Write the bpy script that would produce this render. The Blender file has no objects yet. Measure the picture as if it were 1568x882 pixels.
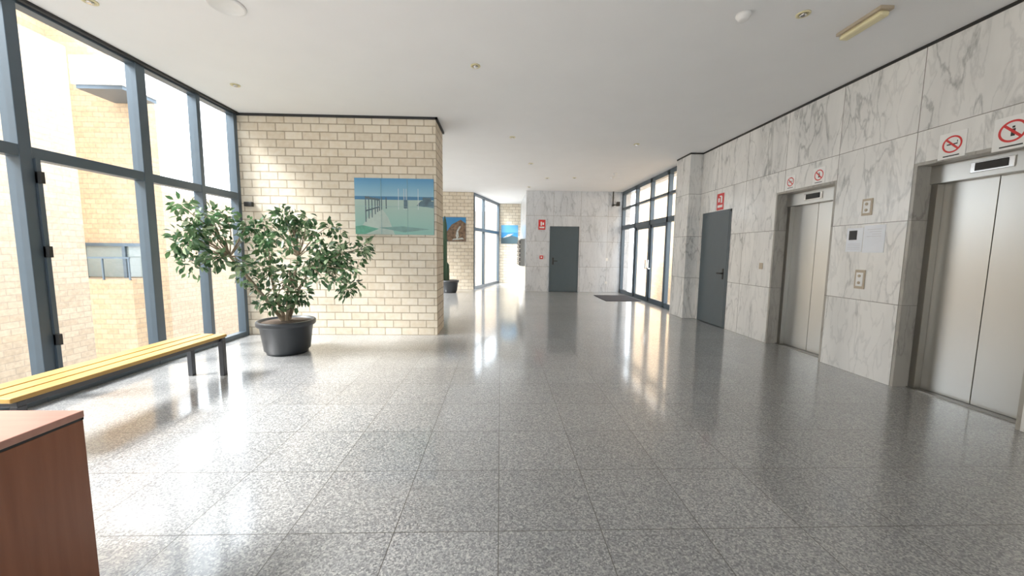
import bpy, bmesh, math, random
from mathutils import Vector, Matrix
random.seed(7)
H=3.48; XL=-4.13; XR=4.2
scene=bpy.context.scene
# ---------------------------------------------------------------- materials
def newmat(name):
    m=bpy.data.materials.new(name); m.use_nodes=True
    nt=m.node_tree; b=nt.nodes.get('Principled BSDF'); return m,nt,b
def simple(name,col,rough=.5,metal=0,emit=None,es=1,noise=0,nscale=8,bump=0):
    m,nt,b=newmat(name)
    b.inputs['Roughness'].default_value=rough; b.inputs['Metallic'].default_value=metal
    c=(col[0],col[1],col[2],1)
    tc=nt.nodes.new('ShaderNodeTexCoord'); n=nt.nodes.new('ShaderNodeTexNoise')
    n.inputs['Scale'].default_value=nscale; n.inputs['Detail'].default_value=4
    nt.links.new(tc.outputs['Object'],n.inputs['Vector'])
    r=nt.nodes.new('ShaderNodeValToRGB')
    k=noise if noise else .03
    r.color_ramp.elements[0].position=.3; r.color_ramp.elements[1].position=.7
    r.color_ramp.elements[0].color=(c[0]*(1-k),c[1]*(1-k),c[2]*(1-k),1)
    r.color_ramp.elements[1].color=(min(1,c[0]*(1+k)),min(1,c[1]*(1+k)),min(1,c[2]*(1+k)),1)
    nt.links.new(n.outputs['Fac'],r.inputs[0]); nt.links.new(r.outputs[0],b.inputs['Base Color'])
    if bump:
        bp=nt.nodes.new('ShaderNodeBump'); bp.inputs['Strength'].default_value=bump; bp.inputs['Distance'].default_value=.01
        nt.links.new(n.outputs['Fac'],bp.inputs['Height']); nt.links.new(bp.outputs[0],b.inputs['Normal'])
    if emit:
        b.inputs['Emission Color'].default_value=(*emit,1); b.inputs['Emission Strength'].default_value=es
    return m
def uvec(nt,off=0.0,zoff=0.0):
    """wall coordinates: horizontal = X+Y, vertical = Z (world metres)"""
    g=nt.nodes.new('ShaderNodeNewGeometry'); s=nt.nodes.new('ShaderNodeSeparateXYZ')
    nt.links.new(g.outputs['Position'],s.inputs[0])
    a=nt.nodes.new('ShaderNodeMath'); a.operation='ADD'; nt.links.new(s.outputs[0],a.inputs[0]); nt.links.new(s.outputs[1],a.inputs[1])
    a2=nt.nodes.new('ShaderNodeMath'); a2.operation='ADD'; a2.inputs[1].default_value=off; nt.links.new(a.outputs[0],a2.inputs[0])
    z2=nt.nodes.new('ShaderNodeMath'); z2.operation='ADD'; z2.inputs[1].default_value=zoff; nt.links.new(s.outputs[2],z2.inputs[0])
    c=nt.nodes.new('ShaderNodeCombineXYZ'); nt.links.new(a2.outputs[0],c.inputs[0]); nt.links.new(z2.outputs[0],c.inputs[1])
    return c,g
def brick(name,c1,c2,mort,bw=.27,rh=.124,ms=.011,rough=.85):
    m,nt,b=newmat(name); c,g=uvec(nt)
    t=nt.nodes.new('ShaderNodeTexBrick'); t.inputs['Scale'].default_value=1
    t.inputs['Brick Width'].default_value=bw; t.inputs['Row Height'].default_value=rh
    t.inputs['Mortar Size'].default_value=ms; t.inputs['Mortar Smooth'].default_value=.25
    t.inputs['Color1'].default_value=(*c1,1); t.inputs['Color2'].default_value=(*c2,1); t.inputs['Mortar'].default_value=(*mort,1)
    t.inputs['Bias'].default_value=0
    nt.links.new(c.outputs[0],t.inputs['Vector'])
    n=nt.nodes.new('ShaderNodeTexNoise'); n.inputs['Scale'].default_value=14; n.inputs['Detail'].default_value=5
    nt.links.new(g.outputs['Position'],n.inputs['Vector'])
    mx=nt.nodes.new('ShaderNodeMixRGB'); mx.blend_type='OVERLAY'; mx.inputs[0].default_value=.3
    nt.links.new(t.outputs['Color'],mx.inputs[1]); nt.links.new(n.outputs['Fac'],mx.inputs[2])
    nt.links.new(mx.outputs[0],b.inputs['Base Color']); b.inputs['Roughness'].default_value=rough
    inv=nt.nodes.new('ShaderNodeMath'); inv.operation='MULTIPLY_ADD'; inv.inputs[1].default_value=-1; inv.inputs[2].default_value=1
    nt.links.new(t.outputs['Fac'],inv.inputs[0])
    ad=nt.nodes.new('ShaderNodeMath'); ad.operation='MULTIPLY_ADD'; ad.inputs[1].default_value=.25
    nt.links.new(n.outputs['Fac'],ad.inputs[0]); nt.links.new(inv.outputs[0],ad.inputs[2])
    bp=nt.nodes.new('ShaderNodeBump'); bp.inputs['Strength'].default_value=.6; bp.inputs['Distance'].default_value=.01
    nt.links.new(ad.outputs[0],bp.inputs['Height']); nt.links.new(bp.outputs[0],b.inputs['Normal'])
    return m
def marble(name,base,vein,w=.87,h=.88,off=0.0,rough=.22,joint=(.22,.21,.19),vs=1.0,vk=1.0):
    m,nt,b=newmat(name); c,g=uvec(nt,off)
    L=nt.links.new
    d=nt.nodes.new('ShaderNodeVectorMath'); d.operation='DIVIDE'; d.inputs[1].default_value=(w,h,1); L(c.outputs[0],d.inputs[0])
    f=nt.nodes.new('ShaderNodeVectorMath'); f.operation='FLOOR'; L(d.outputs[0],f.inputs[0])
    wn=nt.nodes.new('ShaderNodeTexWhiteNoise'); wn.noise_dimensions='3D'; L(f.outputs[0],wn.inputs['Vector'])
    sc=nt.nodes.new('ShaderNodeVectorMath'); sc.operation='SCALE'; sc.inputs['Scale'].default_value=30; L(wn.outputs['Color'],sc.inputs[0])
    ad=nt.nodes.new('ShaderNodeVectorMath'); ad.operation='ADD'; L(sc.outputs[0],ad.inputs[0]); L(c.outputs[0],ad.inputs[1])
    mp=nt.nodes.new('ShaderNodeMapping'); mp.inputs['Rotation'].default_value=(0,0,.55); mp.inputs['Scale'].default_value=(1.9*vs,.5*vs,1)
    L(ad.outputs[0],mp.inputs['Vector'])
    def veins(scale,width,dist):
        n=nt.nodes.new('ShaderNodeTexNoise'); n.inputs['Scale'].default_value=scale; n.inputs['Detail'].default_value=6
        n.inputs['Roughness'].default_value=.5; n.inputs['Distortion'].default_value=dist
        L(mp.outputs[0],n.inputs['Vector'])
        a=nt.nodes.new('ShaderNodeMath'); a.operation='SUBTRACT'; a.inputs[1].default_value=.5; L(n.outputs['Fac'],a.inputs[0])
        ab=nt.nodes.new('ShaderNodeMath'); ab.operation='ABSOLUTE'; L(a.outputs[0],ab.inputs[0])
        mr=nt.nodes.new('ShaderNodeMapRange'); mr.inputs['From Min'].default_value=0; mr.inputs['From Max'].default_value=width
        mr.inputs['To Min'].default_value=1; mr.inputs['To Max'].default_value=0; L(ab.outputs[0],mr.inputs['Value'])
        return mr.outputs[0]
    v1=veins(1.7,.022,.5); v2=veins(4.0,.035,.4)
    cl=nt.nodes.new('ShaderNodeTexNoise'); cl.inputs['Scale'].default_value=1.5; cl.inputs['Detail'].default_value=6; L(mp.outputs[0],cl.inputs['Vector'])
    m1=nt.nodes.new('ShaderNodeMath'); m1.operation='MULTIPLY'; L(v1,m1.inputs[0]); L(cl.outputs['Fac'],m1.inputs[1])
    m2=nt.nodes.new('ShaderNodeMath'); m2.operation='MULTIPLY'; m2.inputs[1].default_value=.25; L(v2,m2.inputs[0])
    m3=nt.nodes.new('ShaderNodeMath'); m3.operation='ADD'; m3.use_clamp=True; L(m1.outputs[0],m3.inputs[0]); L(m2.outputs[0],m3.inputs[1])
    cm=nt.nodes.new('ShaderNodeMapRange'); cm.inputs['From Min'].default_value=.42; cm.inputs['From Max'].default_value=.8
    cm.inputs['To Min'].default_value=0; cm.inputs['To Max'].default_value=.45; L(cl.outputs['Fac'],cm.inputs['Value'])
    m4=nt.nodes.new('ShaderNodeMath'); m4.operation='ADD'; m4.use_clamp=True; L(m3.outputs[0],m4.inputs[0]); L(cm.outputs[0],m4.inputs[1])
    m6=nt.nodes.new('ShaderNodeMath'); m6.operation='MULTIPLY'; m6.inputs[1].default_value=vk; L(m4.outputs[0],m6.inputs[0])
    mx=nt.nodes.new('ShaderNodeMixRGB'); mx.inputs[1].default_value=(*base,1); mx.inputs[2].default_value=(*vein,1); L(m6.outputs[0],mx.inputs[0])
    t=nt.nodes.new('ShaderNodeTexBrick'); t.offset=0; t.inputs['Scale'].default_value=1; t.inputs['Brick Width'].default_value=w
    t.inputs['Row Height'].default_value=h; t.inputs['Mortar Size'].default_value=.0035; t.inputs['Mortar Smooth'].default_value=0
    L(c.outputs[0],t.inputs['Vector'])
    m5=nt.nodes.new('ShaderNodeMixRGB'); m5.inputs[2].default_value=(*joint,1); L(t.outputs['Fac'],m5.inputs[0]); L(mx.outputs[0],m5.inputs[1])
    L(m5.outputs[0],b.inputs['Base Color']); b.inputs['Roughness'].default_value=rough
    b.inputs['Specular IOR Level'].default_value=.4
    return m
def granite():
    m,nt,b=newmat('granite_tiles'); L=nt.links.new
    g=nt.nodes.new('ShaderNodeNewGeometry')
    mp=nt.nodes.new('ShaderNodeMapping'); mp.inputs['Location'].default_value=(0,-1.73+.52*3,0); L(g.outputs['Position'],mp.inputs['Vector'])
    v=nt.nodes.new('ShaderNodeTexVoronoi'); v.inputs['Scale'].default_value=135; L(g.outputs['Position'],v.inputs['Vector'])
    n=nt.nodes.new('ShaderNodeTexNoise'); n.inputs['Scale'].default_value=60; n.inputs['Detail'].default_value=6; n.inputs['Roughness'].default_value=.75
    L(g.outputs['Position'],n.inputs['Vector'])
    sx=nt.nodes.new('ShaderNodeSeparateColor'); L(v.outputs['Color'],sx.inputs[0])
    mixf=nt.nodes.new('ShaderNodeMath'); mixf.operation='MULTIPLY_ADD'; mixf.inputs[1].default_value=.5; L(sx.outputs[0],mixf.inputs[0])
    hn=nt.nodes.new('ShaderNodeMath'); hn.operation='MULTIPLY'; hn.inputs[1].default_value=.5; L(n.outputs['Fac'],hn.inputs[0]); L(hn.outputs[0],mixf.inputs[2])
    r=nt.nodes.new('ShaderNodeValToRGB'); e=r.color_ramp.elements
    e[0].position=.15; e[0].color=(.08,.08,.085,1); e[1].position=.85; e[1].color=(.58,.57,.54,1)
    x=e.new(.4); x.color=(.20,.203,.21,1); x=e.new(.6); x.color=(.32,.32,.318,1)
    L(mixf.outputs[0],r.inputs[0])
    d=nt.nodes.new('ShaderNodeVectorMath'); d.operation='DIVIDE'; d.inputs[1].default_value=(.52,.52,1000); L(mp.outputs[0],d.inputs[0])
    f=nt.nodes.new('ShaderNodeVectorMath'); f.operation='FLOOR'; L(d.outputs[0],f.inputs[0])
    wn=nt.nodes.new('ShaderNodeTexWhiteNoise'); L(f.outputs[0],wn.inputs['Vector'])
    mr=nt.nodes.new('ShaderNodeMapRange'); mr.inputs['To Min'].default_value=.92; mr.inputs['To Max'].default_value=1.08; L(wn.outputs['Value'],mr.inputs['Value'])
    mm=nt.nodes.new('ShaderNodeVectorMath'); mm.operation='SCALE'; L(r.outputs[0],mm.inputs[0]); L(mr.outputs[0],mm.inputs['Scale'])
    t=nt.nodes.new('ShaderNodeTexBrick'); t.offset=0; t.inputs['Scale'].default_value=1; t.inputs['Brick Width'].default_value=.52
    t.inputs['Row Height'].default_value=.52; t.inputs['Mortar Size'].default_value=.0022; t.inputs['Mortar Smooth'].default_value=0
    L(mp.outputs[0],t.inputs['Vector'])
    m5=nt.nodes.new('ShaderNodeMixRGB'); m5.inputs[2].default_value=(.055,.048,.04,1); L(t.outputs['Fac'],m5.inputs[0]); L(mm.outputs[0],m5.inputs[1])
    L(m5.outputs[0],b.inputs['Base Color'])
    b.inputs['Roughness'].default_value=.34; b.inputs['Specular IOR Level'].default_value=.9
    n2=nt.nodes.new('ShaderNodeTexNoise'); n2.inputs['Scale'].default_value=1.5; n2.inputs['Detail'].default_value=3; L(g.outputs['Position'],n2.inputs['Vector'])
    rr=nt.nodes.new('ShaderNodeMapRange'); rr.inputs['To Min'].default_value=.06; rr.inputs['To Max'].default_value=.15; L(n2.outputs['Fac'],rr.inputs['Value'])
    inv=nt.nodes.new('ShaderNodeMath'); inv.operation='SUBTRACT'; inv.inputs[0].default_value=1.0; L(t.outputs['Fac'],inv.inputs[1]); inv.use_clamp=True
    L(inv.outputs[0],b.inputs['Coat Weight']); b.inputs['Coat IOR'].default_value=1.5
    L(rr.outputs[0],b.inputs['Coat Roughness'])
    return m
def glassmat():
    m,nt,b=newmat('window_glass'); nt.nodes.remove(b); L=nt.links.new
    out=[n for n in nt.nodes if n.type=='OUTPUT_MATERIAL'][0]
    tr=nt.nodes.new('ShaderNodeBsdfTransparent'); tr.inputs[0].default_value=(.96,.98,.98,1)
    gl=nt.nodes.new('ShaderNodeBsdfGlossy'); gl.inputs['Roughness'].default_value=.02
    lw=nt.nodes.new('ShaderNodeLayerWeight'); lw.inputs[0].default_value=.5
    p=nt.nodes.new('ShaderNodeMath'); p.operation='POWER'; p.inputs[1].default_value=4; L(lw.outputs['Facing'],p.inputs[0])
    q=nt.nodes.new('ShaderNodeMath'); q.operation='MULTIPLY_ADD'; q.inputs[1].default_value=.6; q.inputs[2].default_value=.05; L(p.outputs[0],q.inputs[0])
    mx=nt.nodes.new('ShaderNodeMixShader'); L(q.outputs[0],mx.inputs[0]); L(tr.outputs[0],mx.inputs[1]); L(gl.outputs[0],mx.inputs[2]); L(mx.outputs[0],out.inputs[0])
    return m
def steel(name,col=(.50,.495,.475),rough=.3):
    m,nt,b=newmat(name); L=nt.links.new
    b.inputs['Metallic'].default_value=1; b.inputs['Base Color'].default_value=(*col,1)
    g=nt.nodes.new('ShaderNodeNewGeometry'); mp=nt.nodes.new('ShaderNodeMapping'); mp.inputs['Scale'].default_value=(160,160,1.0); L(g.outputs['Position'],mp.inputs['Vector'])
    n=nt.nodes.new('ShaderNodeTexNoise'); n.inputs['Scale'].default_value=1.5; L(mp.outputs[0],n.inputs['Vector'])
    mr=nt.nodes.new('ShaderNodeMapRange'); mr.inputs['To Min'].default_value=rough-.025; mr.inputs['To Max'].default_value=rough+.025; L(n.outputs['Fac'],mr.inputs['Value'])
    L(mr.outputs[0],b.inputs['Roughness']); return m
def wood(name,c1,c2,axis='Y',rough=.4):
    m,nt,b=newmat(name); L=nt.links.new
    g=nt.nodes.new('ShaderNodeNewGeometry'); mp=nt.nodes.new('ShaderNodeMapping')
    s={'Y':(22,1.2,22),'Z':(18,18,1.2),'X':(1.2,22,22)}[axis]; mp.inputs['Scale'].default_value=s; L(g.outputs['Position'],mp.inputs['Vector'])
    n=nt.nodes.new('ShaderNodeTexNoise'); n.inputs['Scale'].default_value=1.5; n.inputs['Detail'].default_value=6; n.inputs['Distortion'].default_value=.6; L(mp.outputs[0],n.inputs['Vector'])
    r=nt.nodes.new('ShaderNodeValToRGB'); r.color_ramp.elements[0].position=.3; r.color_ramp.elements[1].position=.7
    r.color_ramp.elements[0].color=(*c1,1); r.color_ramp.elements[1].color=(*c2,1); L(n.outputs['Fac'],r.inputs[0]); L(r.outputs[0],b.inputs['Base Color'])
    b.inputs['Roughness'].default_value=rough; return m
M={}
M['brick']=brick('cream_brick',(.68,.585,.45),(.80,.715,.58),(.44,.36,.26),ms=.009)
M['brick_ext']=brick('exterior_brick',(.46,.35,.245),(.53,.415,.30),(.42,.33,.245),ms=.009)
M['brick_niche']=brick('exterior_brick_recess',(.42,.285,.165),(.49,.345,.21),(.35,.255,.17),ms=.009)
M['marble']=marble('white_marble',(.84,.835,.815),(.30,.31,.31),off=-4.2-3.74+.87*9,vk=.85)
M['marble_b']=marble('grey_marble',(.68,.71,.75),(.32,.35,.39),w=.95,off=-12.9-.87+.95*16,vk=.8)
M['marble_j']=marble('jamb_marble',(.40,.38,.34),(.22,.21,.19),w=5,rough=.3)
M['granite']=granite(); M['glass']=glassmat()
M['ceil']=simple('ceiling_plaster',(.90,.90,.90),.9,noise=.012,nscale=2)
M['frame']=simple('window_frame_bluegrey',(.075,.105,.135),.35,.3)
M['black']=simple('black_trim',(.015,.015,.015),.6)
M['steel']=steel('brushed_steel'); M['steel_d']=steel('dark_steel',(.26,.25,.23),.35)
M['door']=simple('door_grey_paint',(.06,.085,.10),.4)
M['chrome']=simple('chrome',(.7,.7,.7),.15,1)
M['white']=simple('white_plastic',(.85,.85,.84),.4)
M['paper']=simple('paper',(.84,.88,.95),.7)
M['cream']=simple('cream_plastic',(.78,.70,.42),.35)
M['red']=simple('sign_red',(.65,.02,.02),.4)
M['beige']=simple('beige_plastic',(.46,.38,.28),.4)
M['slat']=wood('yellow_pine',(.42,.24,.055),(.53,.32,.085))
M['desk']=wood('reddish_laminate',(.22,.075,.035),(.28,.10,.048),'Z',.35)
M['desk_t']=wood('reddish_laminate_top',(.42,.21,.16),(.50,.26,.20),'X',.28)
M['pot']=simple('dark_pot_plastic',(.028,.032,.038),.42)
M['soil']=simple('soil',(.05,.032,.02),.95,noise=.5,nscale=30,bump=1)
M['bark']=simple('ficus_bark',(.28,.22,.15),.85,noise=.3,nscale=25,bump=.6)
M['concrete']=simple('concrete_paving',(.42,.41,.39),.9,noise=.1)
M['mat']=simple('door_mat_rubber',(.03,.035,.05),.9,noise=.3,nscale=60)
M['bench_m']=simple('bench_steel',(.06,.065,.075),.4,.5)
def leafmat():
    m,nt,b=newmat('ficus_leaf'); L=nt.links.new
    g=nt.nodes.new('ShaderNodeNewGeometry'); r=nt.nodes.new('ShaderNodeValToRGB'); e=r.color_ramp.elements
    e[0].color=(.022,.065,.028,1); e[1].color=(.42,.52,.32,1); x=e.new(.45); x.color=(.055,.13,.05,1); x=e.new(.8); x.color=(.12,.22,.09,1)
    L(g.outputs['Random Per Island'],r.inputs[0]); L(r.outputs[0],b.inputs['Base Color']); b.inputs['Roughness'].default_value=.3
    out=[n for n in nt.nodes if n.type=='OUTPUT_MATERIAL'][0]
    t=nt.nodes.new('ShaderNodeBsdfTranslucent'); L(r.outputs[0],t.inputs[0]); mx=nt.nodes.new('ShaderNodeMixShader'); mx.inputs[0].default_value=.25
    L(b.outputs[0],mx.inputs[1]); L(t.outputs[0],mx.inputs[2]); L(mx.outputs[0],out.inputs[0]); return m
M['leaf']=leafmat()
# ---------------------------------------------------------------- helpers
def link(o,parent=None):
    scene.collection.objects.link(o)
    if parent is not None: o.parent=parent
    return o
def empty(name,loc=(0,0,0)):
    e=bpy.data.objects.new(name,None); e.empty_display_size=.1; scene.collection.objects.link(e); return e
def boxes(name,bl,mat,parent=None,bevel=0):
    bm=bmesh.new()
    for (x0,y0,z0,x1,y1,z1) in bl:
        r=bmesh.ops.create_cube(bm,size=1)
        for v in r['verts']:
            v.co=Vector(((x0+x1)/2+v.co.x*(x1-x0),(y0+y1)/2+v.co.y*(y1-y0),(z0+z1)/2+v.co.z*(z1-z0)))
    me=bpy.data.meshes.new(name); bm.to_mesh(me); bm.free()
    me.materials.append(M[mat] if isinstance(mat,str) else mat)
    o=bpy.data.objects.new(name,me); link(o,parent)
    if bevel:
        b=o.modifiers.new('bevel','BEVEL'); b.width=bevel; b.segments=2; b.limit_method='ANGLE'
    return o
def prism(name,pts,z0,z1,mat,parent=None):
    n=len(pts); vs=[(p[0],p[1],z0) for p in pts]+[(p[0],p[1],z1) for p in pts]
    fs=[tuple(range(n))[::-1],tuple(range(n,2*n))]+[(i,(i+1)%n,n+(i+1)%n,n+i) for i in range(n)]
    me=bpy.data.meshes.new(name); me.from_pydata(vs,[],fs)
    bm=bmesh.new(); bm.from_mesh(me); bmesh.ops.recalc_face_normals(bm,faces=bm.faces); bm.to_mesh(me); bm.free()
    me.materials.append(M[mat]); return link(bpy.data.objects.new(name,me),parent)
def quad(name,pts,mat,parent=None):
    me=bpy.data.meshes.new(name); me.from_pydata([tuple(p) for p in pts],[],[tuple(range(len(pts)))]); me.materials.append(M[mat] if isinstance(mat,str) else mat)
    return link(bpy.data.objects.new(name,me),parent)
def lathe(name,prof,loc,mat,parent=None,seg=48,axis='Z',smooth=True):
    vs=[];fs=[]
    for r,z in prof:
        for i in range(seg):
            a=2*math.pi*i/seg; vs.append((r*math.cos(a),r*math.sin(a),z))
    for j in range(len(prof)-1):
        for i in range(seg):
            k=(i+1)%seg; fs.append((j*seg+i,j*seg+k,(j+1)*seg+k,(j+1)*seg+i))
    fs.append(tuple(range(seg))[::-1]); fs.append(tuple((len(prof)-1)*seg+i for i in range(seg)))
    me=bpy.data.meshes.new(name); me.from_pydata(vs,[],fs)
    if axis=='X': me.transform(Matrix.Rotation(-math.pi/2,4,'Y'))
    if axis=='Y': me.transform(Matrix.Rotation(math.pi/2,4,'X'))
    me.transform(Matrix.Translation(loc))
    bm=bmesh.new(); bm.from_mesh(me); bmesh.ops.recalc_face_normals(bm,faces=bm.faces); bm.to_mesh(me); bm.free()
    if smooth:
        for p in me.polygons: p.use_smooth=len(p.vertices)==4
    me.materials.append(M[mat]); return link(bpy.data.objects.new(name,me),parent)
# ---------------------------------------------------------------- shell
outline=[(XL-.1,-4.2),(4.75,-4.2),(4.75,16.8),(-.12,16.8),(-1.05,13.55),(XL-.1,13.55)]
prism('floor',outline,-1.55,0,'granite')
prism('ceiling',outline,H,H+.35,'ceil')
boxes('ground_outside',[(-30,-25,-1.7,35,35,-1.55)],'concrete')
boxes('wall_brick',[(XL-.08,6.08,0,-1.04,6.78,H)],'brick')
boxes('shadow_gap_1',[(XL+.02,6.055,H-.035,-1.01,6.08,H-.001),(-1.04,6.055,H-.035,-1.01,6.8,H-.001)],'black')  # black strip paints in the shadow gap between brick wall and ceiling
boxes('wall_brick_far',[(XL-.08,13.45,0,-.98,13.7,H)],'brick')
boxes('wall_back',[(-.08,16.5,0,.9,16.8,H)],'brick')
wb=boxes('wall_marble_back',[(.87,12.9,0,1.70,13.1,H),(2.72,12.9,0,4.5,13.1,H),(1.70,12.9,2.28,2.72,13.1,H),
   (.87,13.1,0,1.05,16.5,H)],'marble_b')
boxes('wall_right',[(XR,-4,0,4.5,2.73,H),(XR,2.73,2.33,4.5,3.74,H),(XR,3.74,0,4.5,4.61,H),(XR,4.61,2.33,4.5,5.63,H),
   (XR,5.63,0,4.5,6.70,H),(XR,6.70,2.22,4.5,7.66,H),(XR,7.66,0,4.5,7.8,H)],'marble')
boxes('column_marble',[(3.94,7.8,0,4.5,8.4,H)],'marble')
boxes('shadow_gap_2',[(XR-.012,-4,H-.03,XR,7.8,H-.001),(3.928,7.788,H-.03,4.2,7.8,H-.001),(3.928,7.8,H-.03,3.94,8.4,H-.001)],'black')  # shade of the gap under the ceiling, put in as thin black strips
boxes('wall_front',[(XL-.08,-4.2,0,-3.0,-4,H),(.1,-4.2,0,4.5,-4,H),(-3.0,-4.2,2.9,.1,-4,H)],'brick')
wf=empty('added_window_front')  # unseen glazing behind the camera, added to brighten the room
boxes('frame',[(-3+i*1.52-.0,-4.14,0,-3+i*1.52+.06,-4.06,2.9) for i in range(3)]+[(-3,-4.14,2.2,.1,-4.06,2.28),(-3,-4.14,0,.1,-4.06,.06),(-3,-4.14,2.84,.1,-4.06,2.9)],'frame',wf)
quad('glass',[(-3,-4.1,0),(.1,-4.1,0),(.1,-4.1,2.9),(-3,-4.1,2.9)],'glass',wf)
# ---------------------------------------------------------------- left glazing
w=empty('window_left')
fr=[]
for y,t in [(4.52,.055),(5.32,.032),(6.02,.035),(3.4,.045),(2.28,.035),(1.16,.055),(.04,.035),(-1.08,.045),(-2.2,.055),(-3.3,.035),(-3.95,.04)]:
    fr.append((XL-.07,y-t,0,XL+.05,y+t,H))
fr+= [(XL-.065,-4,2.16,XL+.045,6.06,2.26),(XL-.065,-4,0,XL+.045,6.06,.07),(XL-.065,-4,H-.05,XL+.045,6.06,H)]
boxes('frame',fr,'frame',w,bevel=.004)
sash=[]
for y0,y1 in [(3.445,4.465),(2.315,3.355),(1.215,2.245)]:
    for z0,z1 in [(.07,2.16)]:
        sash+=[(XL-.03,y0,z0,XL+.07,y0+.035,z1),(XL-.03,y0,z0,XL+.07,y1,z0+.04)]
boxes('sash',sash,'frame',w)
boxes('hinges',[(XL+.05,3.445,z,XL+.10,3.475,z+.1) for z in (.5,1.3,1.95)],'black',w)
quad('glass',[(XL-.01,-4,0),(XL-.01,6.06,0),(XL-.01,6.06,H),(XL-.01,-4,H)],'glass',w)
boxes('shadow_gap_3',[(XL+.05,-4,H-.03,XL+.09,6.05,H-.001)],'black')  # same painted shadow line, carried along the top of the glazing
w=empty('window_hall')
boxes('frame',[(XL-.07,y-.04,0,XL+.05,y+.04,H) for y in (6.83,8.1,9.4,10.7,12.0,13.4)]+[(XL-.065,6.8,2.16,XL+.045,13.44,2.26),(XL-.065,6.8,0,XL+.045,13.44,.07),(XL-.065,6.8,H-.05,XL+.045,13.44,H)],'frame',w)
quad('glass',[(XL-.01,6.8,0),(XL-.01,13.44,0),(XL-.01,13.44,H),(XL-.01,6.8,H)],'glass',w)
w=empty('window_diagonal')
A=Vector((-1.0,13.55,0)); B=Vector((-.1,16.5,0)); D=(B-A); Ln=D.length; ang=math.atan2(D.y,D.x)
def diag(o):
    o.data.transform(Matrix.Translation(A)@Matrix.Rotation(ang,4,'Z')); return o
diag(boxes('frame',[(x-.05,-.05,0,x+.05,.05,H) for x in (.05,Ln*.36,Ln-.05)]+[(0,-.045,2.14,Ln,.045,2.26),(0,-.045,0,Ln,.045,.1),(0,-.045,H-.1,Ln,.045,H)],'frame',w))
diag(quad('glass',[(0,0,0),(Ln,0,0),(Ln,0,H),(0,0,H)],'glass',w))
w=empty('window_right')
X0,X1=4.2,4.3
fr=[(X0,y-.045,0,X1,y+.045,H) for y in (8.45,9.35,10.45,11.6,12.85)]
fr+=[(X0,8.4,2.18,X1,12.9,2.32),(X0,8.4,2.86,X1,12.9,2.93),(X0,8.4,H-.12,X1,12.9,H),(X0,8.4,0,X1,9.35,.12),(X0,11.6,0,X1,12.9,.12),(X0,9.35,0,X1,11.6,.03)]
for y0,y1 in [(9.4,10.4),(10.5,11.55)]:
    fr+=[(X0+.02,y0,.03,X1-.02,y0+.07,2.18),(X0+.02,y1-.07,.03,X1-.02,y1,2.18),(X0+.02,y0,.03,X1-.02,y1,.13),(X0+.02,y0,2.1,X1-.02,y1,2.18)]
boxes('frame',fr,'frame',w)
boxes('door_handles',[(X0-.05,10.33,.95,X0-.03,10.36,1.2),(X0-.05,10.53,.95,X0-.03,10.56,1.2),(X0-.05,10.33,.95,X0+.03,10.36,.97),(X0-.05,10.53,.95,X0+.03,10.56,.97)],'chrome',w)
quad('glass',[(4.25,8.4,0),(4.25,12.9,0),(4.25,12.9,H),(4.25,8.4,H)],'glass',w)
# ---------------------------------------------------------------- outside
eb=empty('exterior_building')
boxes('facade',[(-9.4,-12,-1.55,-9,8.35,5.5),(-11,10.3,-1.55,-9,24,2.9)],'brick_ext',eb)
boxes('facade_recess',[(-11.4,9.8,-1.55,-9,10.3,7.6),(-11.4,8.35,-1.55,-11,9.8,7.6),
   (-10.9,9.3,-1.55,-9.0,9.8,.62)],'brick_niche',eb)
boxes('beam',[(-9.55,8.9,5.0,-8.45,9.79,5.6)],'white',eb); boxes('beam_soffit',[(-9.5,8.95,4.92,-8.5,9.79,5.0)],'frame',eb)
boxes('window_frame',[(-10.6,9.72,.62,-10.52,9.8,1.5),(-9.6,9.72,.62,-9.52,9.8,1.5),(-10.6,9.70,1.42,-9.1,9.8,1.5)],'frame',eb)
boxes('window_pane',[(-10.52,9.77,.64,-9.1,9.79,1.42)],simple('dim_glass',(.22,.25,.24),.1),eb)
boxes('railing',[(-10.9,9.26,1.12,-9.0,9.30,1.16)]+[(-10.9+.62*i,9.265,.6,-10.87+.62*i,9.295,1.12) for i in range(4)],'frame',eb)
boxes('exterior_wall_right',[(7.4,4,-1.55,7.7,20,5.8)],'brick_niche')
boxes('exterior_wall_far',[(-9,21,-1.55,3,21.3,3.6)],'brick_ext')
# ---------------------------------------------------------------- doors
def handle_x(parent,x,y,z,dy):
    boxes('handle_plate',[(x-.008,y-.02,z-.11,x,y+.02,z+.09)],'black',parent)
    boxes('handle_lever',[(x-.055,y-.012,z-.012,x-.005,y+.012,z+.012),(x-.06,min(y,y+dy),z-.012,x-.04,max(y,y+dy),z+.012)],'black',parent,bevel=.004)
d=empty('door_right')
boxes('leaf',[(4.185,6.745,.01,4.235,7.615,2.175)],'door',d,bevel=.003)
boxes('door_frame',[(4.19,6.70,0,4.28,6.745,2.22),(4.19,7.615,0,4.28,7.66,2.22),(4.19,6.70,2.175,4.28,7.66,2.22),(4.3,6.7,0,4.34,7.66,2.22)],'door',d)
handle_x(d,4.185,6.83,1.03,.12)
d=empty('door_back')
boxes('leaf',[(1.745,12.88,.01,2.675,12.94,2.235)],'door',d,bevel=.003)
boxes('door_frame',[(1.70,12.87,0,1.745,12.98,2.28),(2.675,12.87,0,2.72,12.98,2.28),(1.70,12.87,2.235,2.72,12.98,2.28),(1.7,13.0,0,2.72,13.05,2.28)],'door',d)
boxes('handle',[(1.80,12.86,.96,1.85,12.88,1.2),(1.81,12.82,1.07,1.84,12.86,1.1),(1.81,12.81,1.07,1.97,12.83,1.1)],'black',d)
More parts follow.
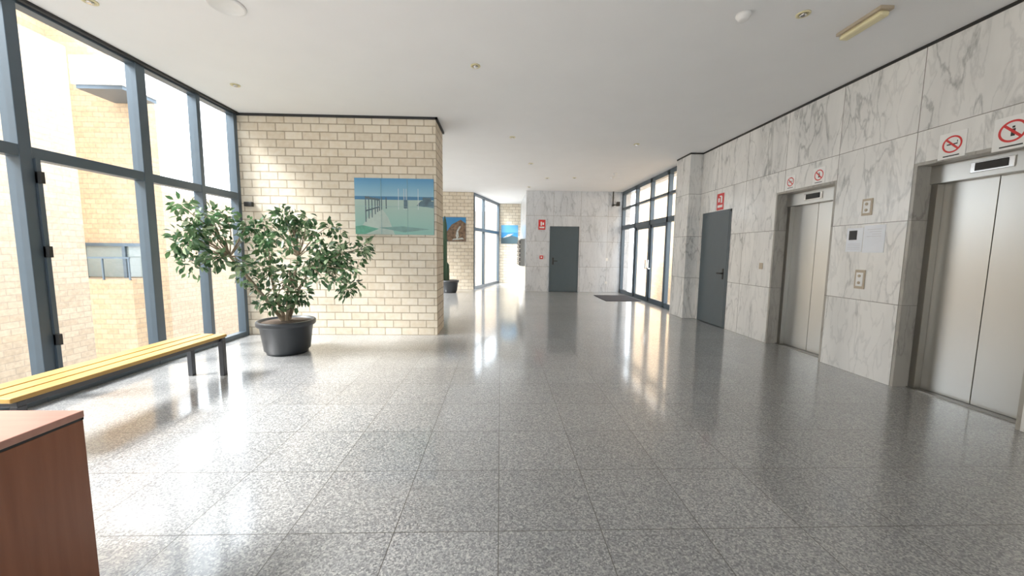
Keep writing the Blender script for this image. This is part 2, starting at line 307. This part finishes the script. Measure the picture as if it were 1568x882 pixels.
# ---------------------------------------------------------------- elevators
def elevator(y0,y1,kids):
    e=empty('elevator_door')
    X=XR
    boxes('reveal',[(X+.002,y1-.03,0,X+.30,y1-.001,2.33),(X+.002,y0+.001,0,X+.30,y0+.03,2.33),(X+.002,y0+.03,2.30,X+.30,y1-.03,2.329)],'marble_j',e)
    boxes('steel_frame',[(X+.17,y1-.09,0,X+.30,y1-.03,2.12),(X+.17,y0+.03,0,X+.30,y0+.09,2.12)],'steel_d',e,bevel=.003)
    boxes('header',[(X+.15,y0+.03,2.12,X+.30,y1-.03,2.30)],'steel',e,bevel=.003)
    ym=(y0+y1)/2
    boxes('panel',[(X+.24,y0+.09,.012,X+.27,ym-.003,2.12),(X+.24,ym+.003,.012,X+.27,y1-.09,2.12)],'steel',e,bevel=.002)
    boxes('panel_gap',[(X+.262,ym-.004,.0,X+.275,ym+.004,2.12)],'black',e)
    boxes('sill',[(X+.15,y0+.03,0,X+.29,y1-.03,.01)],'steel_d',e)
    boxes('display_bezel',[(X+.138,ym-.15,2.165,X+.15,ym+.15,2.26)],'chrome',e,bevel=.004)
    boxes('display',[(X+.13,ym-.11,2.18,X+.14,ym+.11,2.25)],'black',e)
elevator(4.61,5.63,0); elevator(2.73,3.74,0)
boxes('elevator_shaft',[(4.52,2.5,0,4.6,5.9,H)],'black')
# ---------------------------------------------------------------- wall signs on right wall
def ring_sign(y,z,s,smoke=True):
    e=empty('no_smoking_sign' if smoke else 'prohibition_sign'); X=XR
    boxes('plate',[(X-.006,y-s/2,z-s*.56,X-.001,y+s/2,z+s*.56)],'white',e)
    R=s*.37;r=s*.30;n=40
    vs=[];fs=[]
    for i in range(n):
        a=2*math.pi*i/n; vs+= [(X-.0075,y+R*math.cos(a),z+s*.04+R*math.sin(a)),(X-.0075,y+r*math.cos(a),z+s*.04+r*math.sin(a))]
    for i in range(n):
        k=(i+1)%n; fs.append((2*i,2*i+1,2*k+1,2*k))
    me=bpy.data.meshes.new('ring'); me.from_pydata(vs,[],fs); me.materials.append(M['red']); link(bpy.data.objects.new('ring',me),e)
    q=s*.028; c=r*1.02/math.sqrt(2); zc=z+s*.04
    quad('slash',[(X-.0078,y+c+q,zc+c-q),(X-.0078,y+c-q,zc+c+q),(X-.0078,y-c-q,zc-c+q),(X-.0078,y-c+q,zc-c-q)],'red',e)
    if smoke:
        boxes('cigarette',[(X-.0072,y-s*.2,zc-s*.025,X-.0065,y+s*.2,zc+s*.025),(X-.0072,y-s*.2,zc+s*.05,X-.0065,y-s*.17,zc+s*.14)],'black',e)
    else:
        boxes('pictogram',[(X-.0072,y-s*.07,zc-s*.17,X-.0065,y+s*.04,zc+s*.08),(X-.0072,y-s*.05,zc+s*.1,X-.0065,y+s*.02,zc+s*.17)],'black',e)
    boxes('caption',[(X-.0072,y-s*.3,z-s*.48,X-.0065,y+s*.3,z-s*.43)],'black',e)
ring_sign(3.43,2.43,.21); ring_sign(3.02,2.42,.24,False); ring_sign(5.36,2.44,.17); ring_sign(4.88,2.44,.19,False)
def fire_sign(name,axis,p,w,h):
    e=empty(name)
    x,y,z=p
    if axis=='X':
        boxes('plate',[(x-.006,y-w/2,z-h/2,x-.001,y+w/2,z+h/2)],'red',e)
        boxes('pictogram',[(x-.008,y-w*.28,z-h*.08,x-.006,y-w*.08,z+h*.3),(x-.008,y-w*.2,z+h*.3,x-.006,y+w*.1,z+h*.36),(x-.008,y+w*.08,z-h*.02,x-.006,y+w*.3,z+h*.22),(x-.008,y-w*.35,z-h*.35,x-.006,y+w*.35,z-h*.2)],'white',e)
    else:
        boxes('plate',[(x-w/2,y-.006,z-h/2,x+w/2,y-.001,z+h/2)],'red',e)
        boxes('pictogram',[(x-w*.2,y-.008,z-h*.1,x+w*.0,y-.006,z+h*.3),(x+w*.08,y-.008,z-h*.02,x+w*.3,y-.006,z+h*.22),(x-w*.35,y-.008,z-h*.35,x+w*.35,y-.006,z-h*.2)],'white',e)
fire_sign('fire_extinguisher_sign','X',(XR,7.08,2.39),.22,.31)
fire_sign('fire_extinguisher_sign','Y',(1.42,12.9,2.33),.24,.34)
e=empty('fire_alarm_call_point'); boxes('box',[(1.36,12.86,1.15,1.48,12.899,1.27)],'red',e,bevel=.005); boxes('button',[(1.395,12.855,1.185,1.445,12.862,1.235)],'white',e)
def call_panel(z,h):
    e=empty('elevator_call_panel')
    boxes('plate',[(XR-.012,4.12,z-h/2,XR-.001,4.24,z+h/2)],'beige',e,bevel=.003)
    boxes('inner',[(XR-.015,4.14,z-h*.36,XR-.012,4.22,z+h*.36)],'white',e)
    for k in (-.18,.18): lathe('button',[(.017,0),(.017,.006),(.012,.009)],(XR-.015,4.18,z+h*k),'beige',e,seg=20,axis='X')
call_panel(1.95,.19); call_panel(1.12,.22)
e=empty('notice_papers')
boxes('sheet_photo',[(XR-.004,4.20,1.44,XR-.001,4.40,1.72)],'paper',e); boxes('sheet_text',[(XR-.005,3.95,1.43,XR-.002,4.19,1.74)],'paper',e)
boxes('photo',[(XR-.0055,4.27,1.58,XR-.004,4.37,1.69)],'black',e)
gm=simple('print_grey',(.6,.6,.64),.7)
boxes('text_lines',[(XR-.0062,3.99,1.69-.026*i,XR-.005,4.15-.03*(i%3),1.694-.026*i) for i in range(4)]+[(XR-.0055,4.22,1.47+.02*i,XR-.004,4.38,1.474+.02*i) for i in range(4)],gm,e)
boxes('wall_switch',[(XR-.01,5.80,1.16,XR-.001,5.88,1.26)],'beige',bevel=.003)
boxes('wall_socket',[(3.68,12.888,1.1,3.76,12.899,1.2),(3.68,12.888,.3,3.76,12.899,.38)],'white',bevel=.003)
boxes('wall_sensor',[(XL+.1,6.02,2.06,XL+.22,6.079,2.13)],'black',bevel=.006)
e=empty('wall_bracket'); boxes('pole',[(3.84,12.82,2.98,3.87,12.86,H)],'black',e); boxes('arm',[(3.84,12.70,3.0,3.98,12.74,3.03),(3.84,12.7,3.0,3.87,12.899,3.03),(3.95,12.68,2.98,4.05,12.78,3.12)],'black',e)
e=empty('mailbox_bank'); boxes('case',[(.70,13.25,.88,.869,15.2,1.85)],'steel_d',e)
boxes('flaps',[(.665,13.27,.90+.155*i,.70,15.18,1.02+.155*i) for i in range(6)],simple('mailbox_paint',(.04,.04,.045),.4),e,bevel=.004)
boxes('mail_slots',[(.655,13.30+.3*j,.97+.155*i,.666,13.53+.3*j,.985+.155*i) for i in range(6) for j in range(6)],'chrome',e)
# ---------------------------------------------------------------- ceiling fixtures
def downlight(x,y):
    e=empty('recessed_downlight')
    lathe('trim_ring',[(.055,-.001),(.055,-.008),(.04,-.012),(.034,-.004),(.03,-.001)],(x,y,H),'cream',e,seg=32)
    lathe('bulb',[(.026,-.003),(.026,-.016),(.016,-.02)],(x,y,H),'chrome',e,seg=24)
for p in [(-.30,4.41),(.2,7.0),(.7,9.0),(2.06,10.6),(2.6,7.28),(-3.41,5.07),(-3.51,3.48),(2.61,3.35),(1.3,10.7),(.9,12.2)]: downlight(*p)
def smoke(x,y):
    lathe('smoke_detector',[(.06,-.001),(.06,-.018),(.048,-.032),(.045,-.034),(.045,-.044),(.03,-.054),(.008,-.056)],(x,y,H),'white',None,seg=36)
smoke(2.1,3.38); smoke(3.08,10.4); smoke(3.0,9.9)
lathe('ceiling_speaker',[(.145,-.001),(.145,-.012),(.13,-.02),(.12,-.012),(.01,-.012)],(-2.37,3.47,H),'white',None,seg=48)
e=empty('emergency_light'); boxes('base',[(3.15,3.2,H-.03,3.27,3.62,H-.001)],'beige',e,bevel=.006); boxes('diffuser',[(3.165,3.215,H-.075,3.255,3.605,H-.028)],'cream',e,bevel=.02)
boxes('door_mat',[(3.05,10.5,.0,4.08,11.9,.012)],'mat')
# ---------------------------------------------------------------- pictures
def picture(name,x0,x1,z0,z1,y,layers,seams=()):
    e=empty(name); W=x1-x0; Hh=z1-z0
    boxes('panel',[(x0,y-.03,z0,x1,y-.001,z1)],layers[0][1],e)
    for i,(pts,mat) in enumerate(layers[1:]):
        quad('print_%d'%i,[(x0+u*W,y-.0305-.0002*i,z0+v*Hh) for u,v in pts],mat,e)
    k=len(layers)
    sm=simple('seam',(.25,.42,.44),.6)
    for s in seams:
        if s[0]=='v': boxes('seam',[(x0+s[1]*W-.002,y-.0315-.0002*k,z0,x0+s[1]*W+.002,y-.03,z1)],sm,e)
        else: boxes('seam',[(x0,y-.0315-.0002*k,z0+s[1]*Hh-.002,x1,y-.03,z0+s[1]*Hh+.002)],sm,e)
def grad(name,z0,z1,c0,c1):
    m,nt,b=newmat(name); g=nt.nodes.new('ShaderNodeNewGeometry'); s=nt.nodes.new('ShaderNodeSeparateXYZ'); nt.links.new(g.outputs['Position'],s.inputs[0])
    mr=nt.nodes.new('ShaderNodeMapRange'); mr.inputs['From Min'].default_value=z0; mr.inputs['From Max'].default_value=z1; nt.links.new(s.outputs[2],mr.inputs['Value'])
    mx=nt.nodes.new('ShaderNodeMixRGB'); mx.inputs[1].default_value=(*c0,1); mx.inputs[2].default_value=(*c1,1); nt.links.new(mr.outputs[0],mx.inputs[0])
    nt.links.new(mx.outputs[0],b.inputs['Base Color']); b.inputs['Roughness'].default_value=.35; return m
sky=grad('print_sky',2.25,2.53,(.24,.46,.58),(.05,.25,.48)); sea=simple('print_sea',(.025,.15,.30),.35); sand=grad('print_sand',1.65,2.2,(.18,.40,.33),(.36,.48,.42))
path=simple('print_path',(.38,.47,.41),.35,noise=.1); post=simple('print_post',(.05,.09,.11),.4); hill=simple('print_hill',(.06,.13,.17),.4,noise=.4); grass=simple('print_grass',(.09,.29,.2),.4,noise=.3)
pole=simple('print_mast',(.60,.66,.66),.4); shade=simple('print_shade',(.14,.28,.25),.4,noise=.2)
L1=[(None,sky),([(0,0),(1,0),(1,.66),(0,.66)],sand),([(0,.62),(1,.62),(1,.68),(0,.68)],sea),([(0,0),(.5,0),(.42,.3),(.30,.55),(.26,.5),(.1,.18)],path),
 ([(0,0),(.12,0),(.3,.1),(.1,.16),(0,.14)],grass),([(.78,.52),(1,.48),(1,.60),(.84,.61)],hill),([(.3,.12),(.62,.04),(.95,.1),(.6,.15)],shade),([(.86,.60),(.97,.60),(.97,.67),(.86,.67)],hill)]
for i,(u,vb,vt) in enumerate([(.13,.22,.68),(.17,.28,.68),(.21,.30,.66),(.25,.36,.66),(.28,.40,.65),(.305,.42,.64),(.33,.44,.66),(.39,.46,.66)]):
    L1.append(([(u,vb),(u+.013,vb),(u+.013,vt),(u,vt)],post))
for u in (.55,.62,.65,.8): L1.append(([(u,.45),(u+.006,.45),(u+.006,.82),(u,.82)],pole))
L1+= [([(.13,.64),(.31,.60),(.31,.63),(.13,.68)],post),([(.62,.47),(.67,.47),(.67,.62),(.62,.62)],hill),([(.13,.40),(.31,.48),(.31,.50),(.13,.43)],post)]
picture('wall_picture',-2.32,-1.075,1.65,2.53,6.08,L1,[('v',.333),('v',.667),('h',.5)])
sky2=simple('print_deep_blue',(.03,.22,.50),.35); rock=simple('print_rock',(.16,.10,.06),.5,noise=.6,nscale=12); foam=simple('print_foam',(.45,.48,.46),.5,noise=.4,nscale=20)
picture('wall_picture',-2.5,-1.25,1.73,2.59,13.45,[(None,sky2),([(.3,0),(1,0),(1,.75),(.85,.9),(.6,.7),(.45,.4)],rock),([(.74,.12),(.8,.2),(.78,.42),(.86,.62),(.82,.64),(.74,.45),(.71,.25)],foam),([(.0,0),(.5,0),(.4,.25),(0,.3)],post),([(.6,.05),(.95,.1),(.9,.16),(.65,.12)],foam)])
picture('wall_picture',.02,.76,1.74,2.55,16.5,[(None,sky2),([(0,0),(1,0),(1,.35),(.6,.45),(0,.3)],post),([(.1,.3),(.5,.4),(.75,.55),(.4,.5)],foam),([(.0,.6),(1,.6),(1,1),(0,1)],simple('print_pale_sky',(.10,.35,.60),.4))])
# ---------------------------------------------------------------- bench
b=empty('slatted_bench')
bx0,bx1,by0,by1=-3.42,-3.02,2.3,4.12
sw=.118
boxes('slats',[(bx0+i*(sw+.022),by0,.425,bx0+i*(sw+.022)+sw,by1,.458) for i in range(3)],'slat',b,bevel=.006)
fr=[]
for y in (by0+.03,by1-.07):
    fr+=[(bx0+.005,y,.39,bx1-.005,y+.05,.424)]
    for x in (bx0+.005,bx1-.055): fr.append((x,y,.0,x+.05,y+.05,.39))
fr+=[(bx0+.03,by0+.05,.385,bx0+.06,by1-.05,.42),(bx1-.06,by0+.05,.385,bx1-.03,by1-.05,.42)]
boxes('steel_frame',fr,'bench_m',b,bevel=.004)
# ---------------------------------------------------------------- reception desk
d=empty('reception_desk')
dx0,dx1,dy0,dy1=-3.2,-1.66,.1,1.475
boxes('top',[(dx0,dy0,.722,dx1,dy1,.75)],'desk_t',d,bevel=.003)
boxes('top_edge',[(dx1-.012,dy0,.713,dx1-.002,dy1-.002,.722),(dx0,dy1-.012,.713,dx1-.002,dy1-.002,.722)],'black',d)
boxes('body',[(dx0+.005,dy0+.005,0,dx1-.003,dy1-.003,.712)],'desk',d,bevel=.002)
# ---------------------------------------------------------------- plants
def pot(parent,x,y,s=1.0):
    lathe('pot',[(.27*s,0),(.275*s,.03),(.30*s,.05),(.345*s,.40*s),(.375*s,.41*s),(.385*s,.425*s),(.385*s,.475*s),(.375*s,.485*s),(.35*s,.485*s),(.345*s,.44*s)],(x,y,0),'pot',parent,seg=64)
    lathe('soil',[(.343*s,.40*s),(.343*s,.455*s),(.2*s,.47*s),(.02,.475*s)],(x,y,0),'soil',parent,seg=40)
def tube(name,paths,mat,parent):
    cu=bpy.data.curves.new(name,'CURVE'); cu.dimensions='3D'; cu.bevel_depth=1; cu.bevel_resolution=2; cu.resolution_u=4
    for pts in paths:
        sp=cu.splines.new('POLY'); sp.points.add(len(pts)-1)
        for i,(p,r) in enumerate(pts): sp.points[i].co=(*p,1); sp.points[i].radius=r
    cu.materials.append(M[mat])
    o=bpy.data.objects.new(name,cu); scene.collection.objects.link(o)
    dg=bpy.context.evaluated_depsgraph_get(); me=bpy.data.meshes.new_from_object(o.evaluated_get(dg))
    bpy.data.objects.remove(o); me.name=name
    for p in me.polygons: p.use_smooth=True
    return link(bpy.data.objects.new(name,me),parent)
def leaves(name,centers,per,size,parent,mat='leaf',rad=.15):
    vs=[];fs=[]
    for c,rr in centers:
        for _ in range(per):
            while True:
                o=Vector((random.uniform(-1,1),random.uniform(-1,1),random.uniform(-1,1)))
                if o.length<1: break
            o=o*rad*rr; p=Vector(c)+o
            dr=(o.normalized()+Vector((random.uniform(-.6,.6),random.uniform(-.6,.6),random.uniform(-1.1,.2)))).normalized()
            sd=dr.cross(Vector((random.uniform(-1,1),random.uniform(-1,1),random.uniform(.3,1)))).normalized(); nm=sd.cross(dr)
            l=size*random.uniform(.7,1.25); wd=l*.27; k=len(vs)
            for a,s_,h in [(0,0,0),(.3,.8,.06),(.6,.9,.05),(1,0,-.12),(.6,-.9,.05),(.3,-.8,.06),(.45,0,-.03)]:
                vs.append(tuple(p+dr*l*a+sd*wd*s_+nm*l*h))
            fs+=[(k,k+1,k+6),(k+1,k+2,k+6),(k+2,k+3,k+6),(k+3,k+4,k+6),(k+4,k+5,k+6),(k+5,k,k+6)]
    me=bpy.data.meshes.new(name); me.from_pydata(vs,[],fs); me.materials.append(M[mat])
    for p in me.polygons: p.use_smooth=True
    return link(bpy.data.objects.new(name,me),parent)
pl=empty('potted_ficus'); PX,PY=-2.90,5.05
pot(pl,PX,PY,.92)
ell=[((-2.62,5.02,1.40),(.80,.5,.42),34),((-2.12,4.9,1.2),(.36,.35,.38),14),((-3.05,4.95,1.20),(.35,.35,.35),8),((-2.86,4.9,.76),(.26,.24,.15),9),
     ((-3.54,4.45,1.55),(.25,.28,.5),20),((-3.30,4.75,1.72),(.25,.2,.22),5),((-2.55,5,1.72),(.4,.3,.2),8)]
cent=[]
for c,r,n in ell:
    for _ in range(n):
        while True:
            o=Vector((random.uniform(-1,1),random.uniform(-1,1),random.uniform(-1,1)))
            if .35<o.length<1: break
        cent.append(((c[0]+o.x*r[0],c[1]+o.y*r[1],c[2]+o.z*r[2]),random.uniform(.6,1.1)))
leaves('leaves',cent,23,.088,pl,rad=.12)
base=Vector((PX,PY,.42)); paths=[]
hubs=[Vector((-2.8,5.0,1.0)),Vector((-2.5,5.0,1.15)),Vector((-3.05,5.0,1.1)),Vector((-3.35,4.7,1.3)),Vector((-2.65,4.95,1.3))]
for i,hb in enumerate(hubs):
    b0=base+Vector((.03*math.cos(i*1.3),.03*math.sin(i*1.3),0)); mid=b0.lerp(hb,.5)+Vector((random.uniform(-.05,.05),random.uniform(-.04,.04),.08))
    paths.append([(b0,.026),(b0.lerp(mid,.5),.023),(mid,.019),(hb,.013)])
for c,_ in cent:
    c=Vector(c); hb=min(hubs,key=lambda h:(h-c).length); mid=hb.lerp(c,.5)+Vector((random.uniform(-.05,.05),random.uniform(-.05,.05),random.uniform(.0,.08)))
    paths.append([(hb,.009),(mid,.006),(c,.003)])
tube('branches',paths,'bark',pl)
pl=empty('potted_cactus'); pot(pl,-1.72,12.5,.85)
def cactus(x,y,z0,z1,r):
    seg=48; vs=[];fs=[];rows=20
    for j in range(rows+1):
        z=z0+(z1-z0)*j/rows; k=1.0 if j<rows-2 else (.8 if j==rows-2 else (.5 if j==rows-1 else .1))
        for i in range(seg):
            a=2*math.pi*i/seg; q=r*k*(1+.18*math.cos(8*a)); vs.append((x+q*math.cos(a),y+q*math.sin(a),z))
    for j in range(rows):
        for i in range(seg):
            k=(i+1)%seg; fs.append((j*seg+i,j*seg+k,(j+1)*seg+k,(j+1)*seg+i))
    fs.append(tuple(rows*seg+i for i in range(seg)))
    me=bpy.data.meshes.new('stem'); me.from_pydata(vs,[],fs); me.materials.append(simple('cactus_green',(.04,.09,.05),.6)); link(bpy.data.objects.new('stem',me),pl)
cactus(-1.86,12.5,.38,2.55,.06); cactus(-1.98,12.42,.38,1.9,.06); cactus(-1.80,12.64,.38,1.0,.05)
# ---------------------------------------------------------------- light
wd=bpy.data.worlds.new('World'); scene.world=wd; wd.use_nodes=True
bg=wd.node_tree.nodes['Background']; bg.inputs[0].default_value=(.86,.93,1,1); bg.inputs[1].default_value=3.2
sd=bpy.data.lights.new('sun','SUN'); sd.energy=9.5; sd.angle=.36; sd.color=(1,.985,.96)
so=bpy.data.objects.new('sun',sd); scene.collection.objects.link(so)
so.rotation_euler=Vector((.66,.19,-.73)).to_track_quat('-Z','Y').to_euler()
def portal(name,loc,sx,sy,dirv):
    l=bpy.data.lights.new(name,'AREA'); l.shape='RECTANGLE'; l.size=sx; l.size_y=sy; l.cycles.is_portal=True
    o=bpy.data.objects.new(name,l); scene.collection.objects.link(o); o.location=loc
    o.rotation_euler=Vector(dirv).to_track_quat('-Z','Z').to_euler(); return o
portal('portal_left',(XL-.15,1.03,H/2),10.1,H,(1,0,0))
portal('portal_hall',(XL-.15,10.1,H/2),6.7,H,(1,0,0))
portal('portal_right',(4.4,10.65,H/2),4.5,H,(-1,0,0))
portal('portal_front',(-1.45,-4.25,1.45),3.2,2.9,(0,1,0))
# ---------------------------------------------------------------- camera
th=math.radians(5.65); ps=math.radians(1.82); ro=.011
F=Vector((math.sin(ps)*math.cos(th),math.cos(ps)*math.cos(th),-math.sin(th)))
R=Vector((math.cos(ps),-math.sin(ps),0)); U=R.cross(F)
Rc=(R*math.cos(ro)+U*math.sin(ro)); Uc=(U*math.cos(ro)-R*math.sin(ro))
cd=bpy.data.cameras.new('camera'); cd.sensor_width=36; cd.lens=13.0; cd.clip_start=.05
co=bpy.data.objects.new('camera',cd); scene.collection.objects.link(co)
mt=Matrix((Rc,Uc,-F)).transposed().to_4x4(); mt.translation=Vector((0,0,1.4)); co.matrix_world=mt
scene.camera=co
scene.view_settings.view_transform='Standard'; scene.view_settings.exposure=1.1; scene.view_settings.gamma=1.1
print('OK')
